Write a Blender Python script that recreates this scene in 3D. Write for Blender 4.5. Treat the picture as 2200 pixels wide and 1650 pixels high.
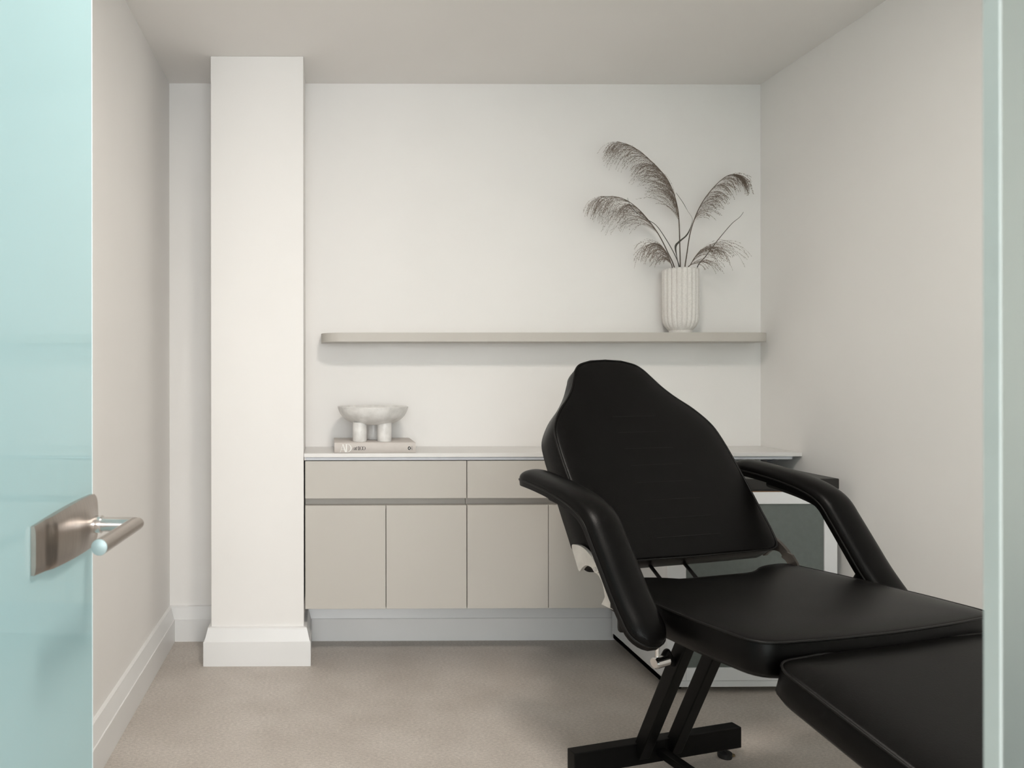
import bpy, bmesh, math, random
from mathutils import Vector, Matrix

for o in list(bpy.data.objects): bpy.data.objects.remove(o, do_unlink=True)
S = bpy.context.scene
COL = S.collection
PI = math.pi

# ------------------------------------------------------------------ camera
F_PX, CX, CY = 1600.0, 710.95, 808.48          # focal length and principal point in the 2200x1650 frame
YAW, ROLL, EYE = 0.0079, -0.0011, 1.135
fw = Vector((math.sin(YAW), math.cos(YAW), 0)); r0 = Vector((math.cos(YAW), -math.sin(YAW), 0)); u0 = Vector((0, 0, 1))
rt = r0 * math.cos(ROLL) + u0 * math.sin(ROLL); up = u0 * math.cos(ROLL) - r0 * math.sin(ROLL)
cam_data = bpy.data.cameras.new('camera'); cam = bpy.data.objects.new('camera', cam_data); COL.objects.link(cam)
cam_data.sensor_fit = 'HORIZONTAL'; cam_data.sensor_width = 36.0
cam_data.lens = F_PX / 2200 * 36
cam_data.shift_x = (1100 - CX) / 2200; cam_data.shift_y = (CY - 825) / 2200
cam_data.clip_start = 0.02
cam.matrix_world = Matrix(((rt.x, up.x, -fw.x, 0), (rt.y, up.y, -fw.y, 0), (rt.z, up.z, -fw.z, EYE), (0, 0, 0, 1)))
cam_data.dof.use_dof = True; cam_data.dof.focus_distance = 2.75; cam_data.dof.aperture_fstop = 9.0
S.camera = cam

# ------------------------------------------------------------------ light
S.view_settings.view_transform = 'Standard'; S.view_settings.look = 'None'
S.view_settings.gamma = 1.0; S.view_settings.use_curve_mapping = False
S.view_settings.exposure = 0.23
W = bpy.data.worlds.new('daylight'); S.world = W; W.use_nodes = True
W.node_tree.nodes['Background'].inputs[0].default_value = (0.80, 0.90, 1.0, 1)
W.node_tree.nodes['Background'].inputs[1].default_value = 1.0

def area_light(name, loc, rot, sx, sy, power, col, parent=None, spread=180):
    d = bpy.data.lights.new(name, 'AREA'); d.shape = 'RECTANGLE'; d.size = sx; d.size_y = sy
    d.energy = power; d.color = col; d.spread = math.radians(spread)
    o = bpy.data.objects.new(name, d); COL.objects.link(o); o.location = loc; o.rotation_euler = rot
    if parent: o.parent = parent
    return o
# daylight coming in through the hallway window behind the camera
area_light('window_daylight', (0.10, -2.72, 1.43), (PI / 2, 0, 0), 2.5, 1.56, 108, (0.97, 0.985, 1.0))

# ------------------------------------------------------------------ materials
def new_mat(name):
    m = bpy.data.materials.new(name); m.use_nodes = True
    return m, m.node_tree.nodes, m.node_tree.links, m.node_tree.nodes['Principled BSDF']
def mat(name, col, rough=0.5, metal=0.0, var=0.0, vscale=8.0, bump=0.0, bscale=60.0, spec=0.5, coat=0.0, stretch=None, col2=None, detail=6.0):
    m, N, L, b = new_mat(name)
    b.inputs['Base Color'].default_value = (*col, 1); b.inputs['Roughness'].default_value = rough
    b.inputs['Metallic'].default_value = metal; b.inputs['Specular IOR Level'].default_value = spec
    b.inputs['Coat Weight'].default_value = coat
    tc = N.new('ShaderNodeTexCoord'); vec = tc.outputs['Object']
    if stretch:
        mp = N.new('ShaderNodeMapping'); mp.inputs['Scale'].default_value = stretch
        L.new(vec, mp.inputs[0]); vec = mp.outputs[0]
    if var or col2:
        n = N.new('ShaderNodeTexNoise'); n.inputs['Scale'].default_value = vscale; n.inputs['Detail'].default_value = detail
        L.new(vec, n.inputs['Vector'])
        r = N.new('ShaderNodeValToRGB'); L.new(n.outputs['Fac'], r.inputs[0])
        c2 = col2 or tuple(c * (1 - var) for c in col); c1 = col if col2 else tuple(min(1, c * (1 + var)) for c in col)
        r.color_ramp.elements[0].position = .35; r.color_ramp.elements[1].position = .65
        r.color_ramp.elements[0].color = (*c2, 1); r.color_ramp.elements[1].color = (*c1, 1)
        L.new(r.outputs[0], b.inputs['Base Color'])
    if bump:
        n = N.new('ShaderNodeTexNoise'); n.inputs['Scale'].default_value = bscale; n.inputs['Detail'].default_value = 4
        L.new(vec, n.inputs['Vector'])
        bp = N.new('ShaderNodeBump'); bp.inputs['Strength'].default_value = bump; bp.inputs['Distance'].default_value = .002
        L.new(n.outputs['Fac'], bp.inputs['Height']); L.new(bp.outputs[0], b.inputs['Normal'])
    return m
def frosted(name, col, rough=0.06, back=0.5, thru=None, coat=.6, spec=.5):
    m, N, L, b = new_mat(name)
    b.inputs['Base Color'].default_value = (*col, 1); b.inputs['Roughness'].default_value = rough; b.inputs['IOR'].default_value = 1.52
    b.inputs['Coat Weight'].default_value = coat; b.inputs['Specular IOR Level'].default_value = spec; b.inputs['Coat Roughness'].default_value = .008
    t = N.new('ShaderNodeBsdfTranslucent'); t.inputs[0].default_value = (*(thru or col), 1)
    mx = N.new('ShaderNodeMixShader'); mx.inputs[0].default_value = back
    L.new(b.outputs[0], mx.inputs[1]); L.new(t.outputs[0], mx.inputs[2])
    L.new(mx.outputs[0], N['Material Output'].inputs[0])
    return m
def etched(name, col, front, rough=.5, diff=.3):
    """acid-etched glass: forward-scattering refraction plus a little diffuse haze"""
    m, N, L, b = new_mat(name)
    b.inputs['Base Color'].default_value = (*front, 1); b.inputs['Roughness'].default_value = .5; b.inputs['Specular IOR Level'].default_value = .15
    t = N.new('ShaderNodeBsdfRefraction'); t.inputs['Color'].default_value = (*col, 1); t.inputs['Roughness'].default_value = rough; t.inputs['IOR'].default_value = 1.45
    mx = N.new('ShaderNodeMixShader'); mx.inputs[0].default_value = 1 - diff
    L.new(b.outputs[0], mx.inputs[1]); L.new(t.outputs[0], mx.inputs[2]); L.new(mx.outputs[0], N['Material Output'].inputs[0])
    return m
def emit(name, col, st):
    m, N, L, b = new_mat(name)
    b.inputs['Base Color'].default_value = (*col, 1); b.inputs['Emission Color'].default_value = (*col, 1); b.inputs['Emission Strength'].default_value = st
    return m
def floor_mat():
    m, N, L, b = new_mat('beige_linoleum')
    tc = N.new('ShaderNodeTexCoord')
    def noise(sc, de, st=None):
        n = N.new('ShaderNodeTexNoise'); n.inputs['Scale'].default_value = sc; n.inputs['Detail'].default_value = de
        if st:
            mp = N.new('ShaderNodeMapping'); mp.inputs['Scale'].default_value = st; L.new(tc.outputs['Object'], mp.inputs[0]); L.new(mp.outputs[0], n.inputs['Vector'])
        else: L.new(tc.outputs['Object'], n.inputs['Vector'])
        return n
    n1 = noise(5, 8); n2 = noise(90, 6, (1, 2.2, 1)); n3 = noise(300, 3)
    def ramp(n, c1, c2, a=.35, z=.65):
        r = N.new('ShaderNodeValToRGB'); r.color_ramp.elements[0].position = a; r.color_ramp.elements[1].position = z
        r.color_ramp.elements[0].color = (*c1, 1); r.color_ramp.elements[1].color = (*c2, 1); L.new(n.outputs['Fac'], r.inputs[0]); return r
    r1 = ramp(n1, FLOOR[0], FLOOR[1]); r2 = ramp(n2, (.86, .86, .86), (1.1, 1.1, 1.1)); r3 = ramp(n3, (.9, .9, .9), (1.08, 1.08, 1.08))
    def mul(a, c):
        x = N.new('ShaderNodeMix'); x.data_type = 'RGBA'; x.blend_type = 'MULTIPLY'; x.inputs[0].default_value = 1
        L.new(a, x.inputs[6]); L.new(c, x.inputs[7]); return x.outputs[2]
    L.new(mul(mul(r1.outputs[0], r2.outputs[0]), r3.outputs[0]), b.inputs['Base Color'])
    b.inputs['Roughness'].default_value = .5; b.inputs['Specular IOR Level'].default_value = .35
    return m
FLOOR = ((.505, .455, .408), (.575, .525, .478))
M = dict(
    wall=mat('wall_paint', (.885, .866, .843), .75, var=.012, vscale=2, bump=.05, bscale=250, spec=.25),
    ceil=mat('ceiling_paint', (.89, .866, .838), .85, var=.01, vscale=2, spec=.2),
    skirt=mat('white_satin_trim', (.83, .825, .815), .35, var=.008, vscale=6, spec=.4),
    floor=floor_mat(),
    cab=mat('greige_lacquer', (.56, .53, .485), .42, var=.01, vscale=3, spec=.35),
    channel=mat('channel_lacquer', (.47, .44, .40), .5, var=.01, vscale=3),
    carcass=mat('dark_carcass', (.10, .09, .08), .7, var=.05),
    shelf=mat('shelf_lacquer', (.55, .52, .475), .45, var=.01, vscale=3, spec=.35),
    top=mat('white_worktop', (.80, .785, .765), .35, var=.012, vscale=9, spec=.4),
    rail=mat('anodised_rail', (.60, .62, .66), .45, metal=.0, var=.02, vscale=30),
    glass=frosted('aqua_frosted_glass', (.62, .84, .87), .012, .5, (.74, .90, .93), 1.0, .8),
    glass2=etched('pale_etched_glass', (.93, .965, .95), (.31, .365, .345), .5, .25),
    edge=mat('polished_glass_edge', (.86, .96, .98), .08, var=.02, vscale=20, spec=.8),
    steel=mat('brushed_steel', (.46, .41, .37), .30, metal=1.0, var=.06, vscale=40, stretch=(1, 12, 1)),
    satin=mat('satin_steel', (.60, .585, .57), .24, metal=1.0, var=.03, vscale=40),
    plate_shaded=mat('shaded_hinge_plate', (.10, .088, .078), .35, metal=.6, var=.06, vscale=40),  # same hinge metal, with shade and dark reflection put into the colour
    pane_edge=mat('ground_glass_edge', (.47, .53, .51), .4, var=.02, vscale=30, spec=.3),
    chrome=mat('chrome', (.75, .74, .73), .12, metal=1.0, var=.02, vscale=20),
    cap=mat('pale_steel_cap', (.36, .44, .44), .5, metal=.5, var=.02, vscale=40),
    leather=mat('black_leatherette', (.0022, .002, .0019), .36, var=.15, vscale=30, bump=.13, bscale=420, spec=.125),
    piping=mat('black_piping', (.006, .0056, .0053), .40, var=.1, vscale=60, spec=.18),
    thread=mat('black_thread', (.006, .006, .006), .7, var=.1, vscale=80),
    blackmetal=mat('black_powder_coat', (.004, .0038, .0036), .42, var=.15, vscale=50, spec=.15),
    plate=mat('satin_hinge_plate', (.70, .68, .64), .42, metal=.55, var=.06, vscale=40),
    rubber=mat('black_rubber', (.012, .012, .012), .7, var=.1, vscale=40),
    brass=mat('brass_disc', (.30, .22, .12), .4, metal=1, var=.1, vscale=50),
    cart=mat('white_enamel', (.78, .79, .80), .35, var=.01, vscale=5),
    cartglass=mat('grey_green_glass', (.13, .15, .142), .28, var=.05, vscale=60, bump=.08, bscale=300),
    cartblack=mat('black_tray', (.012, .011, .010), .42, var=.1, vscale=60),
    screen=mat('glossy_black_strip', (.012, .012, .014), .06, var=.05, vscale=20),
    bronze=mat('bronze_line', (.22, .12, .06), .35, metal=.6, var=.05, vscale=60),
    vase=mat('white_stoneware', (.80, .775, .74), .8, var=.05, vscale=160, bump=.7, bscale=420, spec=.25),
    straw=mat('dried_grass', (.25, .20, .16), .8, var=.25, vscale=90, spec=.2),
    stem=mat('dried_stem', (.13, .105, .085), .7, var=.2, vscale=60, spec=.2),
    leaf=mat('dried_leaf_blade', (.075, .072, .062), .6, var=.2, vscale=60, spec=.3),
    bowl=mat('marbled_white_ceramic', (.83, .815, .79), .32, col2=(.68, .665, .64), vscale=26, bump=.25, bscale=140, detail=10),
    book=mat('book_cloth', (.60, .555, .52), .6, var=.015, vscale=40),
    pages=mat('paper_pages', (.78, .76, .72), .8, var=.05, vscale=200, stretch=(1, 1, 40)),
    ink=mat('black_ink', (.012, .011, .011), .6, var=.05, vscale=80),
    white_ink=mat('white_ink', (.88, .87, .84), .6, var=.02, vscale=80),
    lamp_frame=mat('white_lamp_frame', (.85, .85, .85), .4, var=.01),
)

# ------------------------------------------------------------------ helpers
def finish(me, smooth=35):
    if smooth:
        me.polygons.foreach_set('use_smooth', [True] * len(me.polygons)); me.set_sharp_from_angle(angle=math.radians(smooth))
    me.update()
def obj(name, geo, material, parent=None, smooth=35):
    me = bpy.data.meshes.new(name)
    if isinstance(geo, bmesh.types.BMesh):
        bmesh.ops.recalc_face_normals(geo, faces=geo.faces); geo.to_mesh(me); geo.free()
    else: me.from_pydata(geo[0], [], geo[1])
    me.materials.append(material); finish(me, smooth)
    o = bpy.data.objects.new(name, me); COL.objects.link(o)
    if parent: o.parent = parent
    return o
def tag(o, label=None, cat=None, group=None, kind=None):
    for k, v in (('label', label), ('category', cat), ('group', group), ('kind', kind)):
        if v: o[k] = v
    return o
def thing(name, label, cat, loc=(0, 0, 0), rz=0, group=None):
    o = bpy.data.objects.new(name, None); COL.objects.link(o); o.empty_display_size = .1
    o.location = loc; o.rotation_euler = (0, 0, rz)
    return tag(o, label, cat, group)
def box(bm, a, b, bev=0.0, seg=2):
    t = bmesh.new()
    bmesh.ops.create_cube(t, size=1)
    for v in t.verts: v.co = Vector([a[i] + (v.co[i] + .5) * (b[i] - a[i]) for i in range(3)])
    if bev: bmesh.ops.bevel(t, geom=t.edges[:], offset=bev, segments=seg, affect='EDGES', profile=.5)
    merge(bm, t); return bm
def merge(bm, t, mtx=None):
    if mtx is not None: bmesh.ops.transform(t, matrix=mtx, verts=t.verts)
    me = bpy.data.meshes.new('t'); t.to_mesh(me); t.free(); bm.from_mesh(me); bpy.data.meshes.remove(me)
def B(a, b, bev=0.0, seg=2): return box(bmesh.new(), a, b, bev, seg)
def prism(bm, pts, fn0, fn1, bev=0):
    """closed 2-D outline pts, fn0/fn1 map (a,b) to the two end positions"""
    t = bmesh.new()
    v0 = [t.verts.new(fn0(*p)) for p in pts]; v1 = [t.verts.new(fn1(*p)) for p in pts]; n = len(pts)
    t.faces.new(v0); t.faces.new(v1[::-1])
    for i in range(n): t.faces.new((v0[i], v1[i], v1[(i + 1) % n], v0[(i + 1) % n]))
    if bev:
        bmesh.ops.recalc_face_normals(t, faces=t.faces)
        bmesh.ops.bevel(t, geom=[e for e in t.edges if e.calc_face_angle(0) > .6], offset=bev, segments=2, affect='EDGES', profile=.5)
    merge(bm, t); return bm
def tube(bm, pts, rad, n=10, closed=False, cap=True, sq=None):
    """round tube through pts; rad number or list"""
    P = [Vector(p) for p in pts]; m = len(P); R = rad if isinstance(rad, (list, tuple)) else [rad] * m
    T = []
    for i in range(m):
        a = P[(i - 1) % m] if closed or i > 0 else P[i]; b = P[(i + 1) % m] if closed or i < m - 1 else P[i]
        T.append((b - a).normalized())
    nrm = T[0].orthogonal().normalized(); rings = []
    for i in range(m):
        nrm = (nrm - T[i] * nrm.dot(T[i]))
        nrm = nrm.normalized() if nrm.length > 1e-6 else T[i].orthogonal().normalized()
        bn = T[i].cross(nrm)
        rings.append([bm.verts.new(P[i] + (nrm * math.cos(2 * PI * k / n) + bn * math.sin(2 * PI * k / n)) * R[i]) for k in range(n)])
    for i in range(m if closed else m - 1):
        a, b = rings[i], rings[(i + 1) % m]
        off = 0
        if closed and i == m - 1:
            off = min(range(n), key=lambda o: (a[0].co - b[o].co).length)
        for k in range(n): bm.faces.new((a[k], a[(k + 1) % n], b[(k + 1 + off) % n], b[(k + off) % n]))
    if cap and not closed: bm.faces.new(rings[0][::-1]); bm.faces.new(rings[-1])
    return bm
def bar(bm, p, q, w, h, side):
    """rectangular tube from p to q; side = direction of the width w"""
    p, q, s = Vector(p), Vector(q), Vector(side).normalized(); d = (q - p).normalized(); s = (s - d * s.dot(d)).normalized(); t = d.cross(s)
    tb = bmesh.new(); vs = []
    for e in (p, q): vs.append([tb.verts.new(e + s * w / 2 * a + t * h / 2 * b) for a, b in ((-1, -1), (1, -1), (1, 1), (-1, 1))])
    tb.faces.new(vs[0][::-1]); tb.faces.new(vs[1])
    for k in range(4): tb.faces.new((vs[0][k], vs[0][(k + 1) % 4], vs[1][(k + 1) % 4], vs[1][k]))
    bmesh.ops.bevel(tb, geom=tb.edges[:], offset=.003, segments=2, affect='EDGES', profile=.5)
    merge(bm, tb); return bm
def lathe(bm, prof, n=48, c=(0, 0, 0), rfun=None, zfun=None):
    rings = []
    for r, z in prof:
        ring = []
        for k in range(n):
            a = 2 * PI * k / n; rr = r if rfun is None else rfun(r, z, a); zz = z if zfun is None else zfun(r, z, a)
            ring.append(bm.verts.new((c[0] + rr * math.cos(a), c[1] + rr * math.sin(a), c[2] + zz)))
        rings.append(ring)
    for a, b in zip(rings, rings[1:]):
        for k in range(n): bm.faces.new((a[k], a[(k + 1) % n], b[(k + 1) % n], b[k]))
    bm.faces.new(rings[0][::-1]); bm.faces.new(rings[-1]); return bm
def spline(pts, n=8, closed=False):
    P = [Vector(p) for p in pts]; m = len(P); out = []
    for i in range(m if closed else m - 1):
        g = (lambda j: P[j % m]) if closed else (lambda j: P[max(0, min(m - 1, j))])
        a, b, c, d = g(i - 1), g(i), g(i + 1), g(i + 2)
        for k in range(n):
            t = k / n
            out.append(.5 * (2 * b + (c - a) * t + (2 * a - 5 * b + 4 * c - d) * t * t + (3 * b - a - 3 * c + d) * t ** 3))
    if not closed: out.append(P[-1])
    return out
def struct(name, bm, m, parent=None, smooth=35):
    o = obj(name, bm, m, parent, smooth)
    if not parent: o['kind'] = 'structure'
    return o

# ------------------------------------------------------------------ the room
XL, XR, YB, ZC = -0.6706, 1.8916, 3.2191, 2.40
C0, C1, YC = -0.4507, -0.0845, 2.9442            # boxed column
YP = 0.42                                         # glazed front of the room
HX0, HX1, HY0 = -2.3, 3.5, -2.6                   # hallway behind the camera
T = .12
struct('floor', B((HX0 - T, HY0 - T, -.06), (HX1 + T, YB + T, 0)), M['floor'])
struct('ceiling', B((HX0 - T, HY0 - T, ZC), (HX1 + T, YB + T, ZC + .08)), M['ceil'])
struct('wall_back', B((XL - T, YB, 0), (XR + T, YB + T, ZC)), M['wall'])
struct('wall_left', B((XL - T, YP - .05, 0), (XL, YB, ZC)), M['wall'])
struct('wall_right', B((XR, YP - .05, 0), (XR + T, YB, ZC)), M['wall'])
struct('wall_column', B((C0, YC, 0), (C1, YB, ZC), .002, 1), M['wall'])
struct('wall_hall_left', B((HX0 - T, HY0, 0), (HX0, YP + .07, ZC)), M['wall'])
struct('wall_hall_right', B((HX1, HY0, 0), (HX1 + T, YP + .07, ZC)), M['wall'])
struct('wall_front_left', B((HX0, YP - .05, 0), (XL - T, YP + .07, ZC)), M['wall'])
struct('wall_front_right', B((XR + T, YP - .05, 0), (HX1, YP + .07, ZC)), M['wall'])
bm = bmesh.new()
wx0, wx1, wz0, wz1 = -1.15, 1.35, .65, 2.21
box(bm, (HX0, HY0 - T, 0), (wx0, HY0, ZC)); box(bm, (wx1, HY0 - T, 0), (HX1, HY0, ZC))
box(bm, (wx0, HY0 - T, 0), (wx1, HY0, wz0)); box(bm, (wx0, HY0 - T, wz1), (wx1, HY0, ZC))
struct('wall_hall_window', bm, M['wall'])
bm = bmesh.new()
for x in (wx0, (wx0 + wx1) / 2 - .025, wx1 - .05): box(bm, (x, HY0 - .09, wz0), (x + .05, HY0 - .03, wz1), .004)
for z in (wz0, wz1 - .05): box(bm, (wx0, HY0 - .085, z), (wx1, HY0 - .035, z + .05), .004)
struct('window_1', bm, M['skirt'])

def skirting(name, path, closed=False):
    """bevelled skirting: path = wall line points (x,y); the room is to its left"""
    prof = [(0, 0), (.027, 0), (.027, .0945), (.0255, .096), (.0235, .096), (.0125, .140), (.0115, .146), (0, .148)]
    P = [Vector(p) for p in path]; n = len(P); bm = bmesh.new(); rings = []
    for i in range(n):
        d0 = (P[i] - P[i - 1]).normalized() if i > 0 else (P[1] - P[0]).normalized()
        d1 = (P[i + 1] - P[i]).normalized() if i < n - 1 else d0
        n0 = Vector((-d0.y, d0.x)); n1 = Vector((-d1.y, d1.x)); mi = (n0 + n1); mi = mi / max(.2, mi.dot(n0))
        rings.append([bm.verts.new((P[i].x + mi.x * a, P[i].y + mi.y * a, b)) for a, b in prof])
    for a, b in zip(rings, rings[1:]):
        for k in range(len(prof)): bm.faces.new((a[k], a[(k + 1) % len(prof)], b[(k + 1) % len(prof)], b[k]))
    bm.faces.new(rings[0]); bm.faces.new(rings[-1][::-1])
    return struct(name, bm, M['skirt'], smooth=4)
skirting('baseboard_left', [(XL, YB - .026), (XL, YP + .06)])
skirting('baseboard_back', [(C0, YB), (XL, YB)])
skirting('baseboard_back_cabinet', [(XR, YB), (C1, YB)])
skirting('baseboard_right', [(XR, YP + .06), (XR, YB - .026)])
skirting('baseboard_column', [(C1, YB - .027), (C1, YC), (C0, YC), (C0, YB - .027)])

# ------------------------------------------------------------------ glazed front: fixed panes and the open door
def pane(name, x0, x1, m):
    root = struct(name, B((x0, YP - .005, .012), (x1, YP + .005, ZC - .012), .0015), m, smooth=20)
    bm = bmesh.new(); box(bm, (x0, YP - .014, 0), (x1, YP + .014, .014)); box(bm, (x0, YP - .014, ZC - .014), (x1, YP + .014, ZC))
    obj('channel', bm, M['rail'], root)
    e = x0 if x0 > 0 else x1
    obj('ground_edge', B((e - .0006, YP - .0052, .014), (e + .0006, YP + .0052, ZC - .014)), M['pane_edge'], root, 0)
    return root
pane('window_2', .379, XR, M['glass2'])
pane('window_3', XL, -.392, M['glass2'])

DA = math.radians(3.0)                            # direction of the opened leaf
edge = Vector((-.342, 1.100)); dd = Vector((math.sin(DA), math.cos(DA))); dn = Vector((math.cos(DA), -math.sin(DA)))
door = bpy.data.objects.new('door_1', None); COL.objects.link(door)
door.location = (edge.x, edge.y, 0); door.rotation_euler = (0, 0, -DA); door['kind'] = 'structure'
tag(door, 'open frosted aqua glass door with a steel lever handle')
# door space: +x out of the visible face, +y towards the free edge (y=0), hinge at y=-.69
bm = bmesh.new()
prism(bm, [(0, -.69), (0, -.003), (-.003, -.0002), (-.008, -.0002), (-.010, -.003), (-.010, -.69)], lambda a, b: (a, b, .008), lambda a, b: (a, b, 2.33))
obj('glass_leaf', bm, M['glass'], door, smooth=15)
bm = bmesh.new()
prism(bm, [(.0004, -.0042), (.0004, -.002), (-.002, .0004), (-.008, .0004), (-.0104, -.002), (-.0104, -.0042)], lambda a, b: (a, b, .009), lambda a, b: (a, b, 2.329))
obj('polished_edge', bm, M['edge'], door, smooth=15)
for z in (.30, 2.02):
    obj('hinge', box(box(bmesh.new(), (-.020, -.70, z), (.010, -.63, z + .10), .003), (-.03, -.72, z + .01), (.0, -.70, z + .09), .004), M['steel'], door)
hz = .926
h = bpy.data.objects.new('lever_handle', None); COL.objects.link(h); h.parent = door; h.location = (0, 0, hz)
tag(h, 'brushed steel lever handle with curved backplate')
# backplate: lofted cross-sections along y, bowed outline, swelling towards the spindle
bm = bmesh.new(); rows = []
NY, NZ = 26, 12
for i in range(NY + 1):
    t = i / NY; y = -.206 + t * .207
    half = .0295 + .0085 * math.sin(min(1, t * 1.02) * PI * .60)
    if t > .94: half *= math.sqrt(max(0.0, 1 - ((t - .94) / .06) ** 2 * .25))
    row = []
    for k in range(NZ + 1):
        s = -1 + 2 * k / NZ; z = s * half
        thick = .0065 + .0065 * math.exp(-((y + .040) / .030) ** 2 - (z / .020) ** 2) + .0055 * max(0, min(1, (y + .172) / .012)) * max(0, min(1, (-y - .004) / .09)) * (1 - (z / .05) ** 2)
        thick -= .002 * abs(s) ** 8
        row.append(bm.verts.new((thick, y, z)))
    rows.append(row)
back = [[bm.verts.new((.0003, r[k].co.y, r[k].co.z)) for k in range(NZ + 1)] for r in rows]
for i in range(NY):
    for k in range(NZ):
        bm.faces.new((rows[i][k], rows[i + 1][k], rows[i + 1][k + 1], rows[i][k + 1]))
        bm.faces.new((back[i][k], back[i][k + 1], back[i + 1][k + 1], back[i + 1][k]))
    bm.faces.new((rows[i][0], back[i][0], back[i + 1][0], rows[i + 1][0])); bm.faces.new((rows[i][NZ], rows[i + 1][NZ], back[i + 1][NZ], back[i][NZ]))
for k in range(NZ):
    bm.faces.new((rows[0][k], rows[0][k + 1], back[0][k + 1], back[0][k])); bm.faces.new((rows[NY][k], back[NY][k], back[NY][k + 1], rows[NY][k + 1]))
obj('backplate', bm, M['steel'], h, smooth=40)
LY, LZ, LR = -.022, -.004, .0103
obj('collar', tube(bmesh.new(), [(.010, LY, LZ), (.021, LY, LZ)], .0128, 28), M['chrome'], h)
bm = bmesh.new(); R = []
for xc in (.012, None):
    R.append([bm.verts.new((xc if xc else .069 + LR * math.cos(2 * PI * k / 28), LY + LR * math.cos(2 * PI * k / 28), LZ + LR * math.sin(2 * PI * k / 28))) for k in range(28)])
for k in range(28): bm.faces.new((R[0][k], R[0][(k + 1) % 28], R[1][(k + 1) % 28], R[1][k]))
obj('spindle', bm, M['satin'], h)
bm = bmesh.new()   # lever with a mitred outer corner
R = []
for yc in (None, -.165):
    ring = []
    for k in range(28):
        a = 2 * PI * k / 28; x = .069 + LR * math.cos(a); z = LZ + LR * math.sin(a)
        y = (LY + LR * math.cos(a) * 1.0) if yc is None else yc
        ring.append(bm.verts.new((x, y, z)))
    R.append(ring)
for k in range(28): bm.faces.new((R[0][k], R[0][(k + 1) % 28], R[1][(k + 1) % 28], R[1][k]))
bm.faces.new(R[0]); bm.faces.new(R[1])
obj('lever', bm, M['steel'], h)
obj('lever_end_cap', tube(bmesh.new(), [(.069, -.1648, LZ), (.069, -.1662, LZ), (.069, -.1667, LZ)], [LR, LR, LR * .93], 28), M['cap'], h)

# ------------------------------------------------------------------ cabinets, worktop, shelf
YF = 2.942                                        # front plane of doors and drawers
def cabinet(label, x0, x1):
    t = thing('base_cabinet', label, 'cabinet', ((x0 + x1) / 2, YF, .2157), 0, 'greige handleless base cabinets under the worktop')
    w = (x1 - x0) / 2; bm = bmesh.new(); D = YB - YF - .002; H = .585
    for a, b in ((-w + .0005, -w + .017), (w - .017, w - .0005)): box(bm, (a, .046, .001), (b, D, H))
    box(bm, (-w + .0005, .020, .001), (w - .0005, D, .018)); box(bm, (-w + .0005, D - .012, .001), (w - .0005, D, H)); box(bm, (-w + .0005, .020, H - .016), (w - .0005, D, H))
    obj('carcass', bm, M['carcass'], t, 0)
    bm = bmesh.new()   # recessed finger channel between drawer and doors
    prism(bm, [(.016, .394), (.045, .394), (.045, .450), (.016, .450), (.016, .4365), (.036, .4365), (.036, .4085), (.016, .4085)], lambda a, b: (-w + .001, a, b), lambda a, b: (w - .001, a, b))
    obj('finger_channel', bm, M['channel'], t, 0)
    g = .0016
    obj('drawer_front', B((-w + g, 0, .4362), (w - g, .018, .5842), .0008, 1), M['cab'], t, 20)
    obj('door', B((-w + g, 0, 0), (-g * .8, .018, .4085), .0008, 1), M['cab'], t, 20)
    obj('door', B((g * .8, 0, 0), (w - g, .018, .4085), .0008, 1), M['cab'], t, 20)
    return t
cabinet('greige base cabinet beside the white column, under the bowl and book', C1 + .004, .5607)
cabinet('greige base cabinet half hidden behind the black chair', .5607, 1.2073)

wt = tag(obj('worktop', B((C1 + .001, 2.9364, .8155), (XR - .001, YB - .001, .8310), .0012, 2), M['top'], smooth=20),
         'thin white worktop running along the back wall above the cabinets', 'worktop')
obj('edge_rail', B((C1 + .006, 2.944, .8030), (XR - .035, 2.962, .8155), .001, 1), M['rail'], wt, 20)
obj('rail_end_block', B((C1 + .002, 2.945, .8025), (C1 + .0095, 2.962, .8155), .001, 1), M['top'], wt, 20)
bm = bmesh.new(); bar(bm, (XR - .045, 2.955, .812), (XR - .060, 3.06, .782), .020, .006, (1, 0, 0)); box(bm, (XR - .07, 2.99, .800), (XR - .001, 3.19, .8155), .002)
obj('support_bracket', bm, M['rail'], wt, 20)

def shelf_outline(x0, x1, y0, y1, r, n=10):
    pts = [(x1, y1), (x0, y1)]
    pts += [(x0 + r - r * math.cos(a), y0 + r - r * math.sin(a)) for a in [PI / 2 * k / n for k in range(n + 1)]]
    pts += [(x1 - r + r * math.sin(a), y0 + r - r * math.cos(a)) for a in [PI / 2 * k / n for k in range(n + 1)]]
    return pts
SX0, SX1, SY0 = -.016, 1.852, 3.049
bm = prism(bmesh.new(), shelf_outline(SX0, SX1, SY0, YB - .0005, .085), lambda a, b: (a, b, 1.2772), lambda a, b: (a, b, 1.3138))
tag(obj('floating_shelf', bm, M['shelf'], smooth=30), 'long greige floating shelf with rounded front corners on the back wall', 'shelf')

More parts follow.
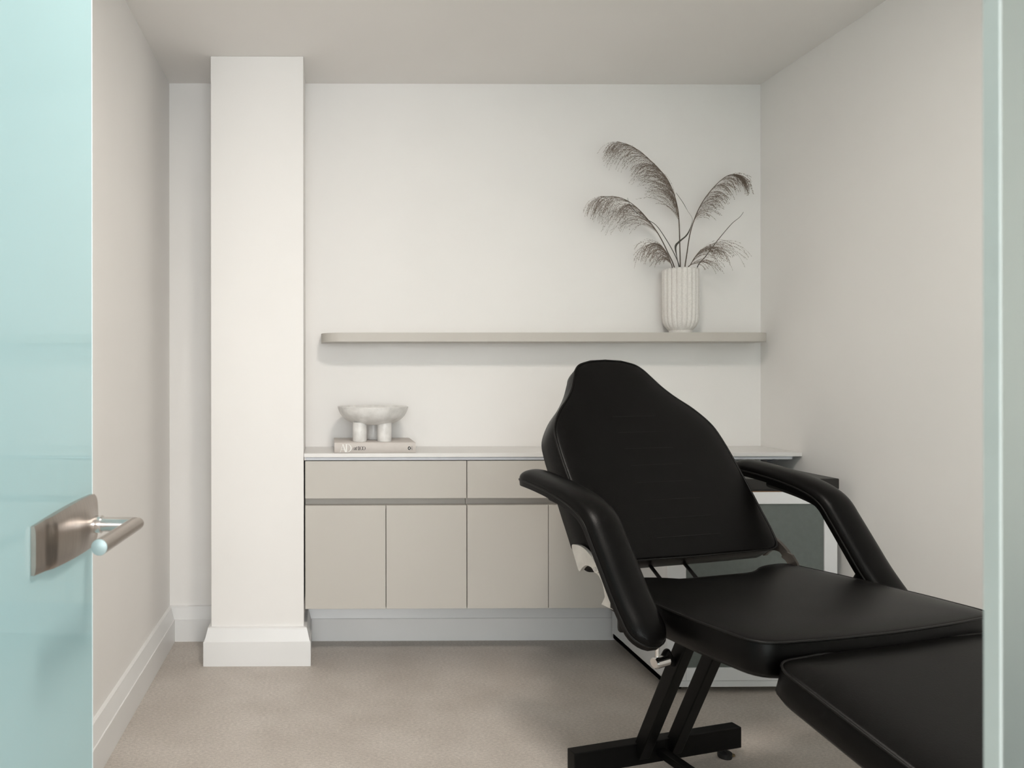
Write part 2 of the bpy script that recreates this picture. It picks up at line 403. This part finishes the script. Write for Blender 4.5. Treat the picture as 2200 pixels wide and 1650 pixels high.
# ------------------------------------------------------------------ book and bowl
BX, BY, BZ, BW, BD, BH = .0365, 2.9450, .8314, .3225, .234, .0408
bk = thing('book', 'thick beige book lying on the worktop under the white bowl', 'book', (BX, BY, BZ))
bm = bmesh.new(); box(bm, (0, .004, 0), (BW, BD, .0032), .0008, 1); box(bm, (0, .004, BH - .0032), (BW, BD, BH), .0008, 1)
prism(bm, [(.006, 0), (.0015, .004), (0, BH / 2), (.0015, BH - .004), (.006, BH), (.009, BH - .003), (.004, BH / 2), (.009, .003)], lambda a, b: (.0, a, b), lambda a, b: (BW, a, b))
obj('cover', bm, M['book'], bk, 45)
obj('page_block', B((.004, .007, .0032), (BW - .004, BD - .004, BH - .0032), .0005, 1), M['pages'], bk, 20)
def spx(cx, cz): return ((cx - 180) / 1750 * BW, (1330 - cz) / 210 * BH)
LETTERS = [0]
def letter(bm, pts, y=-.0002):
    P = [spx(*p) for p in pts]; LETTERS[0] += 1; y -= (LETTERS[0] % 37) * 6e-6
    prism(bm, P, lambda a, b: (a, y, b), lambda a, b: (a, .0035, b))
def ringl(bm, cx, cz, ro, zo, ri, zi, sk=0.0, a0=0, a1=2 * PI, n=28, dx=0):
    for k in range(n):
        a, b = a0 + (a1 - a0) * k / n, a0 + (a1 - a0) * (k + 1) / n
        q = lambda r, z, t, o=0: (cx + o + r * math.cos(t) + sk * z * math.sin(t), cz - z * math.sin(t))
        letter(bm, [q(ro, zo, a), q(ro, zo, b), q(ri, zi, b, dx), q(ri, zi, a, dx)])
bm = bmesh.new()
letter(bm, [(352, 1150), (376, 1150), (436, 1314), (408, 1314)])            # A, heavy right leg
letter(bm, [(360, 1150), (367, 1156), (312, 1314), (305, 1314)])            # A, hairline left leg
letter(bm, [(330, 1262), (398, 1262), (400, 1267), (328, 1267)])
letter(bm, [(292, 1309), (322, 1309), (322, 1314), (292, 1314)])
letter(bm, [(428, 1146), (452, 1146), (452, 1314), (428, 1314)])            # D stem
ringl(bm, 452, 1230, 100, 84, 76, 79, 0, -PI / 2, PI / 2)
letter(bm, [(415, 1146), (452, 1146), (452, 1151), (415, 1151)]); letter(bm, [(415, 1309), (452, 1309), (452, 1314), (415, 1314)])
obj('spine_initials', bm, M['white_ink'], bk, 0)
bm = bmesh.new()
ringl(bm, 604, 1243, 23, 27, 14, 24, .25); letter(bm, [(629, 1214), (642, 1214), (630, 1266), (618, 1270)]); letter(bm, [(620, 1264), (640, 1262), (641, 1267), (622, 1272)])   # a
letter(bm, [(661, 1198), (671, 1198), (659, 1268), (647, 1268)]); letter(bm, [(650, 1217), (677, 1217), (677, 1222), (650, 1222)]); letter(bm, [(650, 1264), (668, 1260), (668, 1265), (652, 1271)])   # t
letter(bm, [(700, 1196), (716, 1196), (716, 1270), (700, 1270)]); letter(bm, [(690, 1266), (726, 1266), (726, 1271), (690, 1271)]); letter(bm, [(688, 1203), (702, 1196), (702, 1202), (688, 1208)])   # 1
for cx in (762, 816): ringl(bm, cx, 1233, 34, 39, 21, 36)
obj('spine_title', bm, M['ink'], bk, 0)
bm = bmesh.new(); P = [(1792 + 35 * math.cos(2 * PI * k / 28), 1233 + 35 * math.sin(2 * PI * k / 28)) for k in range(28)]; letter(bm, P)
obj('spine_logo', bm, M['ink'], bk, 0)
bm = bmesh.new()   # the letter A lying on its side inside the disc
for a in ([(1772, 1230), (1772, 1236), (1812, 1217), (1810, 1210)], [(1772, 1230), (1772, 1236), (1810, 1256), (1812, 1249)], [(1794, 1221), (1799, 1219), (1799, 1247), (1794, 1245)]): letter(bm, a, -.0006)
obj('spine_logo_letter', bm, M['white_ink'], bk, 0)
def small_text(name, s, size, loc, rot, parent, m):
    cu = bpy.data.curves.new(name, 'FONT'); cu.body = s; cu.size = size; cu.extrude = .0001; cu.align_x = 'CENTER'; cu.align_y = 'CENTER'
    o = bpy.data.objects.new(name, cu); COL.objects.link(o)
    dg = bpy.context.evaluated_depsgraph_get(); me = bpy.data.meshes.new_from_object(o.evaluated_get(dg))
    bpy.data.objects.remove(o); me.materials.clear(); me.materials.append(m)
    o = bpy.data.objects.new(name, me); COL.objects.link(o); o.parent = parent; o.location = loc; o.rotation_euler = rot
    return o
p = spx(1848, 1233); small_text('spine_imprint', 'ABRAMS', .0044, (p[0], -.0004, p[1]), (PI / 2, -PI / 2, 0), bk, M['ink'])

bw = thing('footed_bowl', 'white marbled bowl on three stubby legs standing on the book', 'bowl', (.196, 3.052, BZ + BH))
LEGH = .0665
for a in (math.radians(-122), math.radians(-50), math.radians(84)):
    rr = .066 if a < 0 else .052
    cx, cy = rr * math.cos(a), rr * math.sin(a)
    if a < 0: cx = -.0565 if a < -1.5 else .0435
    obj('leg', lathe(bmesh.new(), [(.022, 0), (.0272, .0006), (.0285, .003), (.0287, .03), (.0285, LEGH + .012)], 28, (cx, cy, 0)), M['bowl'], bw)
prof = [(.004, LEGH), (.060, LEGH + .001), (.080, LEGH + .004), (.104, LEGH + .0145), (.124, LEGH + .030), (.137, LEGH + .049), (.1445, LEGH + .0715),
        (.1435, LEGH + .0735), (.140, LEGH + .0725), (.130, LEGH + .050), (.112, LEGH + .030), (.085, LEGH + .021), (.045, LEGH + .012), (.003, LEGH + .010)]
prof = [(max(.002, p.x), p.y) for p in spline(prof[:7], 5)[:-1] + [Vector(p) for p in prof[6:]]]
obj('basin', lathe(bmesh.new(), prof, 96), M['bowl'], bw, 40)

# ------------------------------------------------------------------ vase and dried grasses
VX, VY, VZ = 1.4985, 3.128, 1.3142
def lobe(a): return abs(math.sin(a * 10 + .35)) ** .5
prof = [(.044, 0), (.0455, .004), (.0455, .012), (.050, .0165), (.062, .030), (.0695, .047), (.0725, .070), (.0730, .12), (.0730, .20), (.0725, .266), (.069, .2695), (.0655, .266), (.065, .20), (.060, .06), (.03, .045)]
def vr(r, z, a):
    k = 0 if z < .014 else min(1, (z - .014) / .03)
    return r - (.0070 * k * (1 - lobe(a)) if r > .0655 or z < .06 and r < .073 and z > .012 else 0)
bm = lathe(bmesh.new(), prof, 320, (0, 0, 0), vr, lambda r, z, a: z + (.0035 * (lobe(a) - .6) if z > .264 else 0))
v = obj('fluted_vase', bm, M['vase'], smooth=28); v.location = (VX, VY, VZ)
tag(v, 'white fluted stoneware vase standing on the floating shelf', 'vase')

K = .000553    # metres per unit of the grass sketches below (x to the right of the vase axis, z above the shelf)
def gp(x, z, dy=0.0): return Vector(((x - 921) * K, dy, (1556 - z) * K))
def grass(label, axis, dy, n, t0, side, lens, droop, seed, spread=.35, flip=0.0):
    """one dried plume: axis sketch points, hanging strands from t0 on"""
    rnd = random.Random(seed)
    t = thing('dried_grass_plume', label, 'dried grass', (VX, VY, VZ), 0, 'dried grass plumes in the vase')
    A = spline([gp(x, z, dy * i / (len(axis) - 1)) for i, (x, z) in enumerate([(921 + (axis[0][0] - 921) * .55, 1400)] + list(axis))], 10)
    m = len(A); rad = [.0022 * (1 - i / m) ** .8 + .0004 for i in range(m)]
    obj('stem', tube(bmesh.new(), A, rad, 6), M['stem'], t)
    V, Fc = [], []
    def strand(P, r0):
        base = len(V)
        for i, q in enumerate(P):
            r = r0 * (1 - .55 * i / len(P))
            for k in range(3): V.append((q.x + r * math.cos(2.1 * k), q.y + r * math.sin(2.1 * k), q.z + r * .6 * math.sin(2.1 * k + 1)))
        for i in range(len(P) - 1):
            for k in range(3): Fc.append((base + 3 * i + k, base + 3 * i + (k + 1) % 3, base + 3 * i + 3 + (k + 1) % 3, base + 3 * i + 3 + k))
    def seed_bit(q, d, ln):
        s = d.orthogonal().normalized() * rnd.uniform(.0006, .0010); b = len(V); mid = q + d * ln * .5; s2 = d.cross(s).normalized() * s.length
        for w in (q, mid + s, mid + s2, mid - s, mid - s2, q + d * ln): V.append(tuple(w))
        for k in range(4): Fc.append((b, b + 1 + k, b + 1 + (k + 1) % 4)); Fc.append((b + 5, b + 1 + (k + 1) % 4, b + 1 + k))
    nodes = max(4, n // 20); nlen = [rnd.uniform(.7, 1.25) for _ in range(nodes + 1)]
    for j in range(n):
        f = t0 + (1 - t0) * min(.985, .95 * (int(j / n * nodes) + rnd.gauss(.5, .15)) / nodes); i = min(m - 2, int(f * (m - 1))); p = A[i].lerp(A[i + 1], f * (m - 1) - i)
        tg = (A[min(m - 1, i + 2)] - A[max(0, i - 2)]).normalized()
        g = (f - t0) / (1 - t0)
        L = (lens[0] + (lens[1] - lens[0]) * g) * rnd.uniform(.5, 1.12) * nlen[int(j / n * nodes)]
        sd = side if rnd.random() > flip else -side * .6
        out = Vector((sd * rnd.uniform(.25, 1.0), rnd.uniform(-1, 1) * spread - .1, rnd.uniform(-.05, .35)))
        d = (tg * rnd.uniform(.9, 1.5) + out * .75).normalized(); q = p.copy(); P = [q.copy()]; st = 13; dr = droop * rnd.uniform(.65, 1.3) * (.85 + .55 * max(0, g))
        for k in range(st):
            d = (d + Vector((sd * .05, 0, -dr * (.35 + k / st))) * (1.6 / st) + Vector((rnd.uniform(-.05, .05), rnd.uniform(-.05, .05), rnd.uniform(-.03, .03)))).normalized()
            q = q + d * L / st
            if VY + q.y > 3.2125: q.y = 3.2125 - VY
            P.append(q.copy())
        strand(P, .00048)
        for k in range(2, st):
            dseg = (P[k + 1] - P[k]) if k < st else d
            for e in range(3 if k > 4 else 1):
                if rnd.random() < .25: continue
                dv = (dseg.normalized() + Vector((rnd.uniform(-.55, .55), rnd.uniform(-.5, .3), rnd.uniform(-.6, .45)))).normalized()
                qq = P[k].lerp(P[k + 1], rnd.random()); ln = rnd.uniform(.003, .0065)
                if VY + qq.y + dv.y * ln < 3.216: seed_bit(qq, dv, ln)
    o = obj('plume', (V, Fc), M['straw'], t, 0); o['kind'] = 'stuff'
    return t
grass('tallest dried grass plume arching up and left from the vase', [(921, 1090), (917, 900), (912, 720), (900, 600), (868, 480), (815, 370), (740, 285), (640, 190), (540, 125), (440, 92)], 0.0, 260, .31, -1, (.20, .155), 1.25, 11)
grass('dried grass plume reaching furthest left with hanging strands', [(880, 1090), (815, 930), (745, 800), (670, 700), (585, 610), (490, 545), (390, 522), (290, 525)], -.02, 165, .36, -1, (.20, .155), 1.6, 23)
grass('short dense dried grass plume low on the left of the vase', [(855, 1090), (830, 1020), (795, 955), (745, 900)], -.03, 100, .40, -1, (.165, .185), 1.5, 31)
grass('dried grass plume leaning right with a nodding tip', [(955, 1090), (975, 950), (1003, 790), (1050, 650), (1115, 530), (1205, 420), (1290, 350), (1350, 335), (1390, 355)], .02, 165, .38, 1, (.15, .11), 1.5, 47)
grass('short dried grass plume bending low over the right vase rim', [(960, 1090), (970, 1040), (990, 985), (1020, 935)], -.05, 85, .38, 1, (.17, .19), 1.5, 59)
t = thing('dried_reed', 'twisted dark grass blade bending above the middle of the vase', 'dried leaf', (VX, VY, VZ))
C = spline([gp(905, 1400, -.02), gp(892, 1090, -.03), (gp(868, 1000, -.035)), gp(850, 910, -.04), gp(880, 868, -.04), gp(930, 825, -.04), gp(965, 770, -.035), gp(986, 695, -.03), gp(960, 630, -.02), gp(925, 560, -.015), gp(880, 488, -.01)], 8)
bm = bmesh.new(); pr = None
for i, q in enumerate(C):
    f = i / (len(C) - 1); w = .0042 * (1 - f) ** .6 * (1.2 if .25 < f < .6 else 1) + .0006; a = .4 + f * 5.5
    s = Vector((math.cos(a), math.sin(a) * .7, .5 * math.sin(a))).normalized() * w; n_ = Vector((0, -.0007, .0003))
    r = [bm.verts.new(q - s), bm.verts.new(q + n_), bm.verts.new(q + s), bm.verts.new(q - n_)]
    if pr:
        for k in range(4): bm.faces.new((pr[k], pr[(k + 1) % 4], r[(k + 1) % 4], r[k]))
    pr = r
obj('leaf_blade', bm, M['leaf'], t)
def twig(label, pts, r):
    t = thing('dried_grass_stalk', label, 'dried stalk', (VX, VY, VZ), 0, 'bare stalks in the vase')
    C = spline(pts, 8); obj('stalk', tube(bmesh.new(), C, [r * (1 - .7 * i / len(C)) for i in range(len(C))], 6), M['leaf'], t)
twig('thin bare stalk leaning out to the right of the vase', [gp(985, 1400, -.02), gp(1015, 1085, -.03), gp(1085, 975, -.035), gp(1160, 870, -.04), gp(1270, 740, -.04), gp(1335, 685, -.04), gp(1364, 646, -.04)], .0021)
twig('dark bare stalk curving up left beside the long plume', [gp(900, 1400, -.03), gp(884, 1090, -.035), gp(840, 960, -.04), gp(720, 765, -.04), gp(640, 705, -.04), gp(560, 655, -.04), gp(505, 590, -.04), gp(488, 540, -.04)], .0019)

# ------------------------------------------------------------------ white trolley cabinet in the corner
tx0, tx1, ty0, ty1 = 1.2216, 1.8330, 2.65, 3.165
ct = thing('trolley_cabinet', 'white trolley cabinet with black tray top tucked under the worktop behind the chair', 'trolley', (tx0, ty0, 0))
TW, TD = tx1 - tx0, ty1 - ty0
bm = bmesh.new()
box(bm, (0, .018, .0215), (.016, TD, .7195), .002); obj('side_panel', bm, M['cart'], ct, 20)
obj('side_panel', B((TW - .016, .018, .0215), (TW, TD, .7195), .002), M['cart'], ct, 20)
obj('back_panel', B((.016, TD - .012, .0215), (TW - .016, TD, .7195)), M['cart'], ct, 20)
obj('base_panel', B((.0, .004, .0215), (TW, TD - .012, .0440), .002), M['cart'], ct, 20)
bm = bmesh.new(); box(bm, (0, 0, .0455), (.068, .018, .7195), .0015, 1); box(bm, (TW - .046, 0, .0455), (TW, .018, .7195), .0015, 1)
box(bm, (.068, 0, .6763), (TW - .046, .018, .7195), .0015, 1); box(bm, (.068, 0, .0455), (TW - .046, .018, .0914), .0015, 1)
df = obj('door_frame', bm, M['cart'], ct, 20)
obj('glass_pane', B((.066, .006, .0900), (TW - .044, .012, .678)), M['cartglass'], df, 20)
for z in (.60, .20): obj('hinge', tube(tube(bmesh.new(), [(.074, -.004, z), (.074, -.004, z + .03)], .005, 12), [(.060, -.003, z + .008), (.088, -.003, z + .008)], .004, 10), M['blackmetal'], df)
obj('latch', tube(bmesh.new(), [(.155, 0.004, .145), (.155, -.014, .145)], .011, 18), M['chrome'], df)
tr = obj('top_tray', B((-.004, -.004, .7291), (TW + .004, TD, .7674), .003), M['cartblack'], ct, 20)
obj('pull_groove', tube(bmesh.new(), spline([(.36, .12, .7675), (.44, .085, .7675), (.50, .075, .7675), (.545, .085, .7675)], 8), .0016, 6), M['ink'], tr)
obj('display_strip', B((.004, .006, .7200), (TW - .02, .05, .7290)), M['screen'], ct, 20)
obj('bronze_strip', B((.0, .002, .7196), (TW - .01, .006, .7222)), M['bronze'], ct, 20)
for x in (.05, TW - .05):
    for y in (.045, TD - .05):
        obj('castor', tube(box(bmesh.new(), (x - .010, y - .010, .012), (x + .010, y + .010, .0215)), [(x - .017, y, .0105), (x + .017, y, .0105)], .0105, 18), M['rubber'], ct)

# ------------------------------------------------------------------ the reclining treatment chair
TH = .271
ch = thing('treatment_chair', 'black padded reclining treatment chair with armrests on a black steel base', 'chair', (.962, 2.126, 0), TH)
def cl(u, v, h): return Vector((u, -v, h))        # chair space: u to the sitter's side, v forwards, h up
def cushion(name, outline, top, thick, crown, centre, fn, m=M['leather'], bevel=.012):
    """outline (a,b) list; fn(a,b,n) maps to chair space; returns the mesh object and its edge loop"""
    bm = bmesh.new(); c = Vector(centre); O = [Vector(p) for p in outline]; n = len(O); rings = []
    size = sum((p - c).length for p in O) / n
    tk = thick if callable(thick) else (lambda a, b: thick)
    def ring(s, hfn): rings.append([bm.verts.new(fn(*(c + (p - c) * s), hfn(c + (p - c) * s))) for p in O])
    ring(.86, lambda p: -tk(*p)); ring(1 - .010 / size, lambda p: -tk(*p)); ring(1, lambda p: -tk(*p) + bevel)
    ring(1, lambda p: -.5 * tk(*p)); ring(1, lambda p: -.006); ring(1 - .003 / size, lambda p: 0)
    for s in (.975, .955, .93, .89, .84, .77, .68, .56, .42, .26, .10):
        ring(s, lambda p, s=s: crown * (1 - s ** 7))
    for a, b in zip(rings, rings[1:]):
        for k in range(n): bm.faces.new((a[k], a[(k + 1) % n], b[(k + 1) % n], b[k]))
    bm.faces.new(rings[0][::-1]); bm.faces.new(rings[-1])
    o = obj(name, bm, m, ch, 50)
    loop = [fn(*p, -.001) for p in O]
    obj('piping', tube(bmesh.new(), loop, .0027, 8, closed=True), M['piping'], o, 60)
    return o
def rounded(pts, r, n=6):
    """rounded closed polygon; r per corner or number"""
    out = []; m = len(pts)
    for i in range(m):
        p = Vector(pts[i]); a = (Vector(pts[i - 1]) - p); b = (Vector(pts[(i + 1) % m]) - p); q = r[i] if isinstance(r, (list, tuple)) else r
        q = min(q, a.length * .45, b.length * .45); A_ = p + a.normalized() * q; B_ = p + b.normalized() * q
        for k in range(n + 1):
            t = k / n; out.append(A_ * (1 - t) ** 2 + p * 2 * t * (1 - t) + B_ * t * t)
    return out
def densify(pts, d=.025):
    out = []
    for i, p in enumerate(pts):
        q = pts[(i + 1) % len(pts)]; k = max(1, int((q - p).length / d))
        for j in range(k): out.append(p.lerp(q, j / k))
    return out
# seat
so = [(-.300, .138), (-.318, .30), (-.325, .50), (-.318, .652), (-.16, .668), (.0, .674), (.16, .668), (.318, .652), (.325, .50), (.318, .30), (.300, .138), (.20, .150), (.13, .200), (-.13, .200), (-.20, .150)]
so = densify(rounded(so, [.04, .03, .03, .05, .05, .05, .05, .05, .03, .03, .04, .06, .05, .05, .06]))
seat = cushion('seat', so, 0, .072, .012, (0, .42), lambda a, b, n: cl(a, b, .618 + n + .006 * (b - .42) / .25))
# leg rest, sloping down from the front of the seat
LT = math.radians(15.5)
lo = densify(rounded([(-.312, .004), (-.312, .46), (.312, .46), (.312, .004), (.15, -.004), (-.15, -.004)], [.045, .08, .08, .045, .05, .05]))
def legfn(a, b, n): return cl(a, .668 + b * math.cos(LT) + n * math.sin(LT), .596 - b * math.sin(LT) + n * math.cos(LT))
cushion('leg_rest', lo, 0, .066, .014, (0, .23), legfn)
# backrest
BT = .622
def backfn(a, b, n): return cl(a, .167 - b * math.sin(BT) + n * math.cos(BT), .600 + b * math.cos(BT) + n * math.sin(BT))
half = [(.0, .060), (.255, .062), (.290, .085), (.294, .20), (.293, .33), (.288, .42), (.276, .475), (.240, .530), (.195, .575), (.163, .615), (.140, .655), (.124, .682), (.100, .703), (.056, .717), (.0, .720)]
hs = [Vector(p) for p in half]
sp = spline([(p.x, p.y) for p in ([Vector((-p.x, p.y)) for p in hs[1:-1]][::-1][::-1])], 4)
right = spline(half[1:-1], 5); left = [Vector((-p.x, p.y)) for p in right][::-1]
bo = densify([Vector((0, .060))] + right + [Vector((0, .7205))] + left, .03)
bk_ = cushion('backrest', bo, 0, lambda a, b: (.062 + .036 * max(0, min(1, (.66 - b) / .18)) + .020 * max(0, min(1, (.36 - b) / .28))) * (.55 + .45 * min(1, max(0, b - .05) / .09)), .012, (0, .37), backfn)
for i in range(8):
    b = .115 + i * .055; w = .105 - .004 * i
    obj('stitch_line', tube(bmesh.new(), [backfn(-w + 2 * w * k / 12, b, .0121) for k in range(13)], .0006, 5), M['thread'], bk_)
# armrests: padded top with bent profile
def armrest(sg, dv):
    prof = spline([(-.100, .848), (-.03, .846), (.06, .837), (.14, .823), (.195, .806), (.230, .784), (.258, .747), (.300, .688), (.343, .628), (.388, .576), (.418, .550)], 5)
    n = len(prof); bm = bmesh.new(); rings = []; edgeL, edgeR = [], []; K_ = 14; cen = []
    tot = sum((prof[i + 1] - prof[i]).length for i in range(n - 1)); acc = 0
    for i, p in enumerate(prof):
        if i: acc += (p - prof[i - 1]).length
        t = (prof[min(n - 1, i + 1)] - prof[max(0, i - 1)]).normalized(); nr = Vector((-t.y, t.x)); nr = nr if nr.y > 0 or nr.x > 0 else -nr
        if nr.x < 0 and nr.y < 0: nr = -nr
        e = min(acc, tot - acc); q = min(1, (e + .0015) / .05); wv = .0475 * math.sqrt(max(.02, 1 - (1 - q) ** 2)); hg = .030 * math.sqrt(max(.05, 1 - (1 - q) ** 2))
        u0_ = sg * .380
        ring = []
        for k in range(K_ + 1):
            a = PI * k / K_; x = -math.cos(a) * wv; y = hg * math.sin(a) ** .75
            ring.append(bm.verts.new(cl(u0_ + x, p.x + dv + nr.x * y, p.y + nr.y * y)))
        for x in (wv * .96, wv * .5, 0, -wv * .5, -wv * .96):
            ring.append(bm.verts.new(cl(u0_ + x, p.x + dv - nr.x * .016, p.y - nr.y * .016)))
        rings.append(ring); edgeL.append(cl(u0_ - wv, p.x + dv, p.y)); edgeR.append(cl(u0_ + wv, p.x + dv, p.y))
        cen.append((p.x + dv - nr.x * .028, p.y - nr.y * .028))
    m_ = len(rings[0])
    for a, b in zip(rings, rings[1:]):
        for k in range(m_): bm.faces.new((a[k], a[(k + 1) % m_], b[(k + 1) % m_], b[k]))
    bm.faces.new(rings[0][::-1]); bm.faces.new(rings[-1])
    pad = obj('armrest', bm, M['leather'], ch, 55)
    obj('piping', tube(bmesh.new(), edgeL + edgeR[::-1], .0026, 8, closed=True), M['piping'], pad, 60)
    u = sg * .380
    bm = bmesh.new(); tube(bm, [cl(u, *cen[k]) for k in range(8, n - 4)], .013, 10)
    tube(bm, [cl(u, *cen[n - 12]), cl(u - sg * .02, cen[n - 12][0] - .03, .545), cl(sg * .20, cen[n - 12][0] - .05, .525)], .012, 10)
    obj('armrest_bracket', bm, M['blackmetal'], pad)
armrest(-1, .018); armrest(1, -.012)
# hinge plates between seat and backrest
up_ = [(.028, .674), (.047, .681), (.067, .682), (.087, .678), (.107, .669), (.124, .658), (.138, .647), (.145, .637), (.140, .629), (.133, .627), (.124, .630), (.114, .637), (.092, .637), (.075, .626), (.061, .614), (.047, .635)]
lw_ = [(.131, .645), (.159, .639), (.175, .619), (.190, .585), (.197, .550), (.147, .550), (.161, .573), (.156, .592), (.149, .608), (.138, .619), (.126, .625)]
for sg in (-1, 1):
    bm = bmesh.new(); prism(bm, spline(up_, 4, True), lambda a, b: cl(sg * .302, a, b), lambda a, b: cl(sg * .312, a, b))
    pm = M['plate'] if sg < 0 else M['plate_shaded']; hp = obj('hinge_plate', bm, pm, ch, 20)  # right-hand plate takes the copy coloured as if in shade
    obj('rivet', tube(bmesh.new(), [cl(sg * .311, .133, .637), cl(sg * .3165, .133, .637)], .0055, 14), M['chrome'], hp)
    bm = bmesh.new(); prism(bm, lw_, lambda a, b: cl(sg * .298, a, b), lambda a, b: cl(sg * .305, a, b))
    obj('hinge_arm', bm, pm, ch, 20)
# back shell under the lower backrest cushion
bm = bmesh.new(); prism(bm, rounded([(-.272, .085), (.272, .085), (.272, .40), (-.272, .40)], .03), lambda a, b: backfn(a, b, -.060), lambda a, b: backfn(a * .97, b, -.112 - .020 * max(0, min(1, (.36 - b) / .28))))
obj('backrest_shell', bm, M['leather'], ch, 40)
# frame and base
bm = bmesh.new(); box(bm, cl(-.20, .56, .515), cl(.20, .22, .547), .003); bar(bm, cl(-.285, .20, .535), cl(.285, .20, .535), .03, .025, (0, 1, 0))
obj('seat_frame', bm, M['blackmetal'], ch, 20)
for u in (-.0625, .047):
    obj('post', bar(bmesh.new(), cl(u, -.010, .055), cl(u, .215, .535), .036, .036, (1, 0, 0)), M['blackmetal'], ch, 20)
bs = obj('base_bar', B(cl(-.2845, .0, .030), cl(.2845, -.036, .092), .0025), M['blackmetal'], ch, 20)
for u in (-.235, .240):
    obj('levelling_foot', lathe(bmesh.new(), [(.019, 0), (.020, .004), (.020, .015), (.010, .018), (.006, .020), (.006, .031)], 24, cl(u, -.018, 0)), M['rubber'], bs)
    obj('foot_disc', lathe(bmesh.new(), [(.009, .0), (.009, .003)], 20, cl(u + .026, -.018, .002)), M['brass'], bs)
obj('centre_beam', bar(bmesh.new(), cl(.0, -.002, .058), cl(.0, .80, .058), .030, .022, (1, 0, 0)), M['blackmetal'], ch, 20)
b2 = obj('base_bar', B(cl(-.2845, .836, .030), cl(.2845, .80, .092), .0025), M['blackmetal'], ch, 20)
for u in (-.235, .240): obj('levelling_foot', lathe(bmesh.new(), [(.019, 0), (.020, .004), (.020, .015), (.010, .018), (.006, .020), (.006, .031)], 24, cl(u, .818, 0)), M['rubber'], b2)
bm = bmesh.new()
for u in (-.20, .20): bar(bm, legfn(u, .03, -.078), legfn(u, .42, -.078), .03, .024, (1, 0, 0))
bar(bm, legfn(-.2, .20, -.085), legfn(.2, .20, -.085), .025, .03, (0, 1, 0))
obj('leg_rest_frame', bm, M['blackmetal'], ch, 20)
# recline struts and locking lever
for a, b in (((-.11, .23, .53), (-.11, .03, .66)), ((.0, .23, .53), (.0, .03, .66))):
    obj('recline_strut', tube(bmesh.new(), [cl(*a), cl(*b)], .005, 10), M['blackmetal'], ch)
lv = obj('locking_rod', tube(bmesh.new(), [cl(-.15, .165, .545), cl(-.15, .165, .402)], .0055, 14), M['chrome'], ch)
obj('clamp', tube(bmesh.new(), [cl(-.163, .17, .392), cl(-.161, .17, .392), cl(-.118, .16, .392)], [.012, .0145, .0145], 20), M['chrome'], lv)
obj('clamp_bracket', tube(bmesh.new(), spline([cl(-.128, .16, .398), cl(-.112, .155, .412), cl(-.098, .148, .398), cl(-.080, .142, .370)], 6), .008, 10), M['blackmetal'], lv)

# ------------------------------------------------------------------ recessed ceiling lights (above the frame)
def ceiling_light(label, x, y, power, size=.30):
    t = thing('ceiling_light', label, 'ceiling light', (x, y, ZC), 0, 'recessed ceiling lights')
    bm = bmesh.new(); s = size / 2
    for a, b in (((-s - .02, -s - .02), (s + .02, -s)), ((-s - .02, s), (s + .02, s + .02)), ((-s - .02, -s), (-s, s)), ((s, -s), (s + .02, s))):
        box(bm, (*a, -.010), (*b, -.0005), .002)
    obj('frame', bm, M['lamp_frame'], t, 20)
    obj('diffuser', B((-s, -s, -.006), (s, s, -.001)), emit('lit_diffuser', (1.0, .95, .88), 4.0), t, 0)
    area_light('lamp_glow', (0, 0, -.012), (0, 0, 0), size, size, power, (1.0, .925, .85), t)
ceiling_light('recessed square ceiling light near the glazed front', .40, 1.10, 22)
